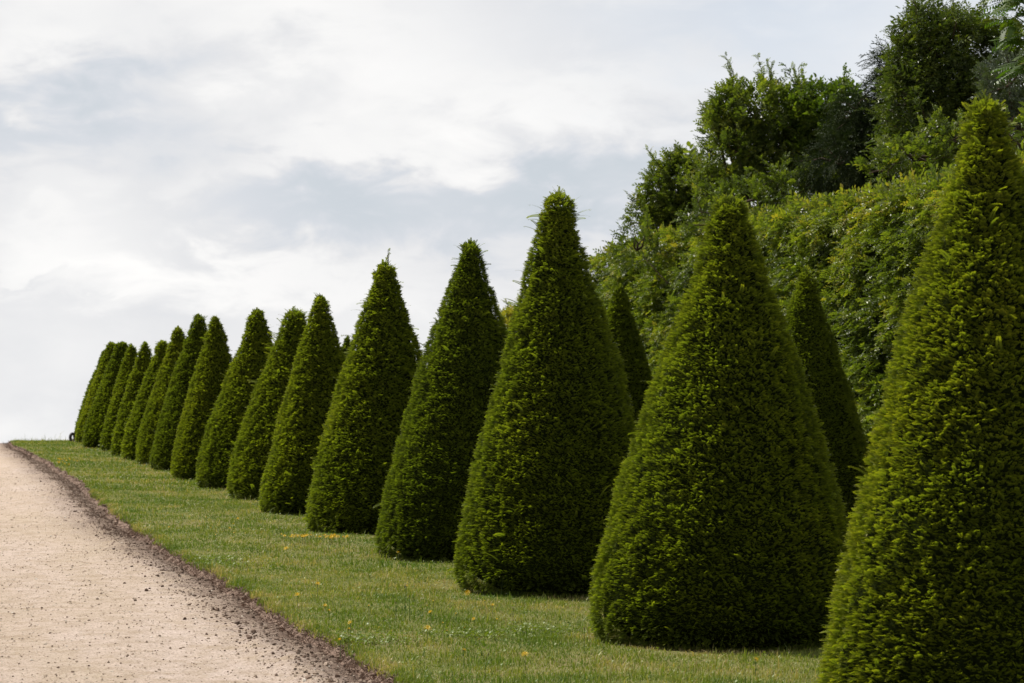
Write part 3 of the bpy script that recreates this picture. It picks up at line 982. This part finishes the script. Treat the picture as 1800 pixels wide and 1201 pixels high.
def grass(n, yr, xr, hfun, wfun, name=None, bag=None, dry=0.0, ypow=1.0, xedge=False, tuft=0.0):
    y = yr[0] + (yr[1] - yr[0]) * R.random(n) ** ypow
    ex = edge_x(y)
    if xedge:
        x = ex + xr[0] + (xr[1] - xr[0]) * R.random(n)
    else:
        x = ex + 0.01 + (xr[1] - ex) * R.random(n)
    h = hfun(y) * np.exp(R.normal(0, 0.4, n)) * (0.35 + 1.2 * fbm(np.stack([x * 3.1, y * 3.1, x * 0], -1), 2))
    w = wfun(y) * (0.7 + 0.6 * R.random(n))
    z = lawn_z(x, y, x - ex) - 0.004
    az = R.random(n) * 2 * math.pi
    lean = np.abs(R.normal(0.35, 0.3, n))
    dx, dy = np.cos(az), np.sin(az)
    fz = np.stack([-dy, dx, dx * 0], -1)             # width direction
    fd = np.stack([dx, dy, dx * 0], -1)
    p = np.stack([x, y, z], -1)
    up = np.array([0, 0, 1.0])
    v0 = p - fz * w[:, None] * .5
    v1 = p + fz * w[:, None] * .5
    m = p + up * (h * .6)[:, None] + fd * (h * lean * .35)[:, None]
    v2 = m + fz * w[:, None] * .38
    v3 = m - fz * w[:, None] * .38
    v4 = p + up * (h * (1 - .25 * lean))[:, None] + fd * (h * lean)[:, None]
    V = np.stack([v0, v1, v2, v3, v4], 1).reshape(-1, 3)
    k = np.arange(n)[:, None] * 5
    pt = fbm(np.stack([x * 0.9, y * 0.9, x * 0 + 3], -1), 3) - 0.5
    pt2 = fbm(np.stack([x * 4.5, y * 2.5, x * 0 + 6], -1), 2) - 0.5
    pt3 = vnoise(np.stack([x * 2.3, y * 1.1, x * 0 + 16], -1))
    tn = 0.44 + pt * 0.9 + pt2 * 0.8 - 0.25 * (pt3 > 0.62) + 0.25 * (pt3 < 0.22) + R.normal(0, 0.15, n) + dry + (R.random(n) < 0.11) * 0.4
    # bare, needle-covered rings round the feet of the yews
    for (b, r_, h_) in yinfo:
        dd = np.hypot(x - b[0], y - b[1]) - r_
        tn = tn + 0.5 * np.clip(1 - np.abs(dd) / 0.16, 0, 1) * (vnoise(np.stack([x * 3, y * 3, x * 0 + 9], -1)) > 0.5)
    tn = np.clip(tn, 0, 1)
    tn = np.repeat(tn[:, None], 5, 1) + np.array([-0.15, -0.15, 0, 0, 0.06])
    bag.V.append(V)
    bag.P.append((np.array([0, 1, 2, 3])[None] + k) + bag.n)
    bag.P.append((np.array([3, 2, 4])[None] + k) + bag.n)
    bag.MI.extend([np.zeros(n), np.zeros(n)])
    bag.T.append(tn.ravel())
    bag.n += 5 * n


gb = Bag()
hf = lambda y: np.full_like(y, 0.023)
grass(200000, (10.5, 22), (0, 7.5), hf, lambda y: 0.0035 + 0.0001 * y, bag=gb, ypow=1.1)
grass(120000, (22, 40), (0, 8.5), hf, lambda y: 0.0055 + 0.00012 * y, bag=gb, ypow=1.2)
grass(70000, (40, 84), (0, 8), lambda y: np.full_like(y, 0.034), lambda y: 0.010 + 0.00015 * y, bag=gb, ypow=1.2)
grass(30000, (12, 60), (0, 15), lambda y: np.full_like(y, 0.045), lambda y: 0.011 + 0 * y, bag=gb)
# overhanging fringe on the cut edge
grass(16000, (10.5, 40), (-0.02, 0.10), lambda y: np.full_like(y, 0.032), lambda y: 0.004 + 0.0001 * y, bag=gb, xedge=True, dry=0.22, ypow=1.5)
# wispy grasses on the skyline
n0 = gb.n
grass(700, (76, 82), (0.05, 6), lambda y: np.full_like(y, 0.13), lambda y: 0.008 + 0 * y, bag=gb, xedge=True, dry=0.1)
me = np_mesh('grass', np.concatenate(gb.V), gb.P, [M_GRASS], np.concatenate(gb.T), np.concatenate(gb.MI))
o = mesh_obj('grass', me)
tag(o, 'short mown grass blades covering the lawn', 'grass', kind='stuff')

# clover and weeds
# ------------------------------------------------------------------ yellow flowers
M_PETAL = plain('yellow_petal', (0.88, 0.58, 0.01), 0.5, 0.3, 60, 0.15)
M_STEM = plain('green_stem', (0.07, 0.11, 0.03), 0.6, 0.3, 60, 0.25)
M_SEED = plain('seed_head', (0.10, 0.075, 0.05), 0.8, 0.2, 60, 0.25)


def flower_meshes():
    V, F = [], []
    for ring, (n, r, h) in enumerate([(16, 1.0, 0.25), (12, 0.78, 0.55), (8, 0.5, 0.75)]):
        for q in range(n):
            a = q / n * 2 * math.pi + ring * 0.2
            w = 2.6 / n * 0.55
            k = len(V)
            c0, s0 = math.cos(a), math.sin(a)
            for (rr, ww, hh) in ((0.05, 0.3, 0.1), (r * 0.7, 1.0, h), (r, 0.6, h + 0.05), (r * 0.7, -1.0, h)):
                V.append([c0 * rr - s0 * ww * w * .3, s0 * rr + c0 * ww * w * .3, hh])
            F.append([k, k + 1, k + 2, k + 3])
    bl = np_mesh('bloom', np.array(V), [np.array(F)], [M_PETAL])
    sv, sf = tube([[0, 0, -1], [0.03, 0.0, -.5], [0, 0, 0.0]], [0.028, 0.022, 0.022], 5)
    cv, cf = tube([[0, 0, -0.03], [0, 0, 0.0], [0, 0, 0.03]], [0.02, 0.06, 0.09], 6)
    st = np_mesh('flower_stem', np.concatenate([sv, cv]), [sf, cf + len(sv)], [M_STEM], smooth=True)
    return bl, st


BLOOM, STEM = flower_meshes()


def flower(px, py, wpx, label, group=None, hgt=0.09):
    p = hit(px, py, hgt)
    dep = np.dot(p - CAMP, fwd)
    r = wpx * 0.70 * dep / F_PX
    g = float(gz(p[0], p[1]))
    t = empty('dandelion', (p[0], p[1], g), label, 'flower', group)
    b = mesh_obj('bloom', BLOOM, t, (0, 0, hgt))
    b.scale = (r, r, r)
    b.rotation_euler = (R.normal(.25, .3), R.normal(0, .3), R.random() * 6)
    s = mesh_obj('stem', STEM, t, (0, 0, hgt))
    s.scale = (hgt * 0.7, hgt * 0.7, hgt)
    return t


NEAR = [
    (523, 1048, 11, 'yellow flower nearest the path edge, left of the tuft by the cut bank'),
    (504, 966, 9, 'lone yellow flower on the grass left of the fourth yew from the right'),
    (558, 1028, 9, 'yellow flower above and right of the one nearest the path edge'),
    (571, 1066, 8, 'upper of two yellow flowers close together near the path edge'),
    (578, 1074, 6, 'lower of two yellow flowers close together near the path edge'),
    (616, 1096, 8, 'upper bloom of the pair beside the clover patch at the lawn edge'),
    (613, 1107, 7, 'lower bloom of the pair beside the clover patch at the lawn edge'),
    (598, 1126, 8, 'small yellow flower right on the brink of the cut bank'),
    (751, 1107, 13, 'wide orange-yellow flower in the middle of the foreground lawn'),
    (757, 1078, 9, 'yellow flower just above the widest foreground bloom'),
    (833, 1091, 10, 'flat yellow flower in the lawn below the third yew from the right'),
    (822, 1043, 10, 'orange-yellow flower standing at the foot of the third yew from the right'),
    (866, 1065, 7, 'pale yellow flower in front of the third yew from the right'),
    (923, 1152, 11, 'yellow flower lowest in the middle of the foreground lawn'),
    (815, 1144, 8, 'small yellow flower left of the lowest foreground bloom'),
    (714, 1031, 6, 'tiny yellow flower beside the thin upright stalks'),
    (648, 1066, 5, 'tiny yellow flower above the clover patch'),
    (1328, 1160, 9, 'yellow flower just below the foot of the second yew from the right'),
    (697, 954, 6, 'yellow flower against the lower left of the fourth yew'),
    (700, 972, 6, 'yellow flower at the very foot of the fourth yew'),
    (418, 913, 6, 'yellow flower alone in the lawn left of the sixth yew'),
]
for (px, py, w, lab) in NEAR:
    flower(px, py, w, lab, hgt=0.085 + 0.04 * R.random())
for (cx, cy, sx, sy, n, lab, gr, w) in [
        (525, 943, 26, 2.5, 22, 'small yellow flower in the patch before the broad yew with a twig', 'yellow flowers in front of the fifth yew', 6),
        (585, 944, 20, 2, 18, 'small yellow flower in the patch at the foot of the broad yew', 'yellow flowers at the foot of the fifth yew', 7),
        (110, 812, 22, 4, 26, 'tiny yellow flower in the distant drift beside the far path edge', 'yellow flowers beside the far path edge', 4.0),
        (395, 925, 60, 14, 14, 'tiny scattered yellow flower on the lawn left of the yews', 'scattered yellow flowers on the lawn', 3.5),
        (760, 1090, 130, 50, 12, 'tiny half-closed yellow flower in the foreground lawn', 'half-closed flowers in the foreground', 4)]:
    for k in range(n):
        x, y = cx + R.normal(0, sx * .55), cy + R.normal(0, sy * .6)
        p = hit(x, y)
        if p[0] < float(edge_x(p[1])) + 0.08: continue
        flower(x, y, w * R.uniform(.6, 1.1), lab, gr, hgt=0.075)

# thin upright stalks
SK = [(712, 1030, 1088, 0), (720, 1048, 1092, 0), (1150, 1078, 1128, 0.2), (696, 1060, 1090, 0), (1141, 1010, 1058, 0.05), (881, 1015, 1050, .1), (852, 1150, 1195, .12), (1027, 1105, 1150, 0), (902, 1070, 1110, 0), (1188, 1105, 1142, .25), (1210, 1110, 1140, -.1), (1255, 1118, 1142, .05)]
SKL = ['tall thin stalk left of the foreground pair', 'tall thin stalk right of the foreground pair', 'bent stalk rising left of the second yew', 'short thin stalk left of the pair of tall ones',
       'stalk standing against the dark foot of the third yew, right side', 'stalk standing against the dark foot of the third yew, left side', 'branched weed stalk at the bottom of the lawn', 'stalk between the third yew and the lower picture edge',
       'stalk in the middle of the lawn under the third yew', 'leaning grass stalk at the left foot of the second yew', 'short grass stalk before the second yew', 'upright grass stalk in the dark foot of the second yew']
for (px, y0, y1, ln), lab in zip(SK, SKL):
    p = hit(px, y1)
    dep = np.dot(p - CAMP, fwd)
    h = (y1 - y0) * dep / F_PX
    t = empty('grass_stalk', p, lab, 'stalk')
    V, F = tube([[0, 0, -0.01], [ln * h * .2, 0, h * .4], [ln * h * .6, 0, h * .75], [ln * h * 1.2, 0, h]], [0.0022, 0.0018, 0.0014, 0.001], 4)
    mesh_obj('stem', np_mesh('stalk_stem', V, [F], [M_STEM], smooth=True), t)
    V, F = tube([[ln * h * 1.15, 0, h * .93], [ln * h * 1.2, 0, h * .98], [ln * h * 1.22, 0, h * 1.06]], [0.001, 0.004, 0.001], 5)
    mesh_obj('seed_head', np_mesh('seed_head', V, [F], [M_SEED], smooth=True), t)

# ------------------------------------------------------------------ clover / plantain rosettes near the edge (ground cover)
cb = Bag()
n = 5200
ctr = np.array([hit(625, 1128)[:2], hit(385, 985)[:2], hit(830, 1120)[:2], hit(370, 995)[:2], hit(950, 1110)[:2]])
ci = R.integers(0, 5, n)
xy = ctr[ci] + R.normal(0, 0.16, (n, 2))
scat = R.random(n) < 0.5
yy = 11 + 22 * R.random(n)
xx = edge_x(yy) + 0.05 + R.random(n) * 3.2
xy[scat] = np.stack([xx, yy], -1)[scat]
ok = xy[:, 0] > edge_x(xy[:, 1]) + 0.03
xy = xy[ok]
n = len(xy)
z = gz(xy[:, 0], xy[:, 1]) + 0.012 + R.random(n) * 0.02
oval = (np.array([[0, 0, 0], [.35, .05, .3], [.4, .08, .65], [0, .02, 1], [-.4, .08, .65], [-.35, .05, .3]]), np.array([[0, 1, 2, 3], [0, 3, 4, 5]]), np.zeros(6))
a = R.random(n) * 6.28
d = np.stack([np.cos(a), np.sin(a), R.normal(0.35, 0.25, n)], -1)
cb.tmpl(oval, np.stack([xy[:, 0], xy[:, 1], z], -1), frames(d, np.tile([0.01, 0.02, 1.], (n, 1)), R.normal(0, .3, n)), R.uniform(0.010, 0.026, n), 0.35 + R.normal(0, .12, n))
o = mesh_obj('clover', cb.mesh('clover', [M_GRASS]))
tag(o, 'patches of low clover leaves in the lawn', 'clover', kind='stuff')

# ------------------------------------------------------------------ dark tyre on the crest
M_RUB = plain('rubber', (0.035, 0.03, 0.035), 0.7, 0.4, 30, 0.2)
pw = hit(124, 777.2)
dp = 76.0
pw = at(127.5, 772, dp)
pw[2] = float(gz(pw[0], pw[1]))
t = empty('wheel', pw, 'dark round tyre standing on the crest beside the farthest yew', 'wheel')
rr = 0.16
th = np.linspace(0, 2 * math.pi, 29)
def ring(rmaj, rmin, mat, nm):
    seg = 10
    A, B = np.meshgrid(np.arange(28) / 28 * 2 * math.pi, np.arange(seg) / seg * 2 * math.pi, indexing='ij')
    V = np.stack([(rmaj + rmin * np.cos(B)) * np.cos(A), rmin * 1.2 * np.sin(B), (rmaj + rmin * np.cos(B)) * np.sin(A) + rr], -1).reshape(-1, 3)
    i = np.arange(28)[:, None] * seg
    i2 = ((np.arange(28) + 1) % 28)[:, None] * seg
    j = np.arange(seg)[None, :]
    j2 = (j + 1) % seg
    F = np.stack([i + j, i2 + j, i2 + j2, i + j2], -1).reshape(-1, 4)
    return mesh_obj(nm, np_mesh(nm, V, [F], [mat], smooth=True), t)
ring(rr - 0.045, 0.045, M_RUB, 'tyre')
ring(rr - 0.092, 0.007, plain('dull_metal', (0.10, 0.10, 0.11), 0.45, 0.5), 'rim')
t.rotation_euler = (0, 0, math.radians(50))

# ------------------------------------------------------------------ light
SUN_AZ = YAW - math.radians(54)          # clockwise from +Y
SUN_EL = math.radians(50)
sd = Vector((math.sin(SUN_AZ) * math.cos(SUN_EL), math.cos(SUN_AZ) * math.cos(SUN_EL), math.sin(SUN_EL)))
sun = bpy.data.lights.new('sun', 'SUN')
sun.energy = 5.0
sun.angle = math.radians(0.6)
sun.color = (1.0, 0.95, 0.86)
so = bpy.data.objects.new('sun', sun)
COL.objects.link(so)
so.rotation_euler = sd.to_track_quat('Z', 'Y').to_euler()

w = bpy.data.worlds.new('World')
SC.world = w
w.use_nodes = True
w.node_tree.nodes.clear()
t = NT(w.node_tree)
out = t.n('ShaderNodeOutputWorld')
sky = t.n('ShaderNodeTexSky')
sky.sky_type = 'NISHITA'
sky.sun_disc = False
sky.sun_elevation = SUN_EL
sky.sun_rotation = SUN_AZ
sky.air_density = 1.0
sky.dust_density = 2.0
g = t.n('ShaderNodeTexCoord').outputs['Generated']


def dotn(v):
    return t.n('ShaderNodeVectorMath', operation='DOT_PRODUCT', inp={0: g, 1: tuple(float(a) for a in v)}).outputs['Value']


dF = t.m('MAXIMUM', dotn(fwd_h), 0.05)
u = t.m('DIVIDE', dotn(right), dF)
v = t.m('DIVIDE', dotn(upw), dF)
mp = t.n('ShaderNodeMapping', inp={'Vector': g, 'Scale': (1.0, 1.0, 2.3)}).outputs[0]
n1 = t.noise(mp, 9.0, 7, 0.52, 0.25)
n2 = t.noise(mp, 24.0, 6, 0.55, 0.4)
n3 = t.noise(mp, 4.0, 3, 0.5)
uw = t.m('ADD', u, t.m('MULTIPLY', t.m('SUBTRACT', n1, 0.5), 0.14))
vw = t.m('ADD', v, t.m('MULTIPLY', t.m('SUBTRACT', n2, 0.5), 0.09))


def blob(px, py, sx, sy, amp):
    u0, v0 = (px - 900) / F_PX, (790 - py) / F_PX
    a = t.m('DIVIDE', t.m('SUBTRACT', uw, u0), sx / F_PX)
    b = t.m('DIVIDE', t.m('SUBTRACT', vw, v0), sy / F_PX)
    e = t.m('EXPONENT', t.m('MULTIPLY', t.m('ADD', t.m('MULTIPLY', a, a), t.m('MULTIPLY', b, b)), -1.0))
    return t.m('MULTIPLY', e, amp)


front = t.m('GREATER_THAN', dotn(fwd_h), 0.1)
acc = None
for b in [(60, 215, 260, 70, -0.36), (330, 110, 250, 70, -0.10), (60, 60, 130, 70, 0.18), (780, 350, 420, 62, -0.32), (560, 390, 200, 50, -0.18), (1080, 330, 200, 80, -0.32), (120, 410, 180, 45, 0.13), (230, 470, 220, 30, 0.09), (110, 490, 130, 14, -0.14),
          (900, 170, 260, 70, 0.22), (560, 60, 260, 70, 0.20), (600, 270, 300, 40, 0.14), (450, 480, 260, 40, 0.14), (1150, 30, 300, 60, -0.10), (300, 560, 500, 40, -0.06), (50, 700, 300, 100, 0.05), (1350, 60, 160, 60, -0.1)]:
    x = blob(*b)
    acc = x if acc is None else t.m('ADD', acc, x)
acc = t.m('MULTIPLY', acc, front)
val = t.m('ADD', t.m('ADD', 0.575, t.m('MULTIPLY', t.m('SUBTRACT', n1, 0.5), 0.68)), t.m('MULTIPLY', t.m('SUBTRACT', n2, 0.5), 0.32))
val = t.m('ADD', val, acc, clamp=True)
cloud = t.ramp(val, [(0.10, (0.52, 0.565, 0.61)), (0.33, (0.60, 0.625, 0.665)), (0.52, (0.69, 0.695, 0.71)), (0.70, (0.79, 0.787, 0.785)), (0.95, (0.885, 0.875, 0.86))])
# the clear part of the sky shows faintly, high on the right
veil = t.m('ADD', blob(1450, 30, 420, 150, 0.55), t.m('MULTIPLY', n3, 0.0))
veil = t.m('MULTIPLY', veil, front, clamp=True)
skyc = t.n('ShaderNodeVectorMath', operation='SCALE', inp={0: sky.outputs[0], 'Scale': 0.10}).outputs[0]
skyc = t.mix(0.6, skyc, (0.74, 0.79, 0.87))
col = t.mix(veil, cloud, skyc)
# thick cloud overhead and a duller sky behind the camera
el = t.n('ShaderNodeSeparateXYZ', inp={0: g}).outputs[2]
dull = t.ramp(el, [(0.25, 1.0), (0.75, 0.72)])
col = t.mix(1.0, col, dull, 'MULTIPLY')
back = t.ramp(t.m('ADD', t.m('MULTIPLY', dotn(fwd_h), 0.5), 0.5), [(0.2, 0.62), (0.8, 1.0)])
col = t.mix(1.0, col, back, 'MULTIPLY')
bg = t.n('ShaderNodeBackground', inp={'Color': col, 'Strength': 0.97})
t.L.new(bg.outputs[0], out.inputs[0])

# ------------------------------------------------------------------ camera object + render settings
cam = bpy.data.cameras.new('camera')
cam.sensor_width = 36.0
cam.lens = 36.0 * F_PX / W_PX
cam.clip_end = 3000
cam.dof.use_dof = True
cam.dof.focus_distance = 19.0
cam.dof.aperture_fstop = 7.1
co = bpy.data.objects.new('camera', cam)
COL.objects.link(co)
Rm = Matrix(((right[0], cup[0], -fwd[0]), (right[1], cup[1], -fwd[1]), (right[2], cup[2], -fwd[2])))
co.matrix_world = Matrix.Translation(Vector(CAMP)) @ Rm.to_4x4()
SC.camera = co
SC.view_settings.view_transform = 'Standard'
SC.view_settings.look = 'None'
SC.view_settings.exposure = 0.27
SC.view_settings.gamma = 1.0
SC.render.engine = 'CYCLES'
SC.cycles.max_bounces = 6
SC.cycles.diffuse_bounces = 3
SC.cycles.transmission_bounces = 4
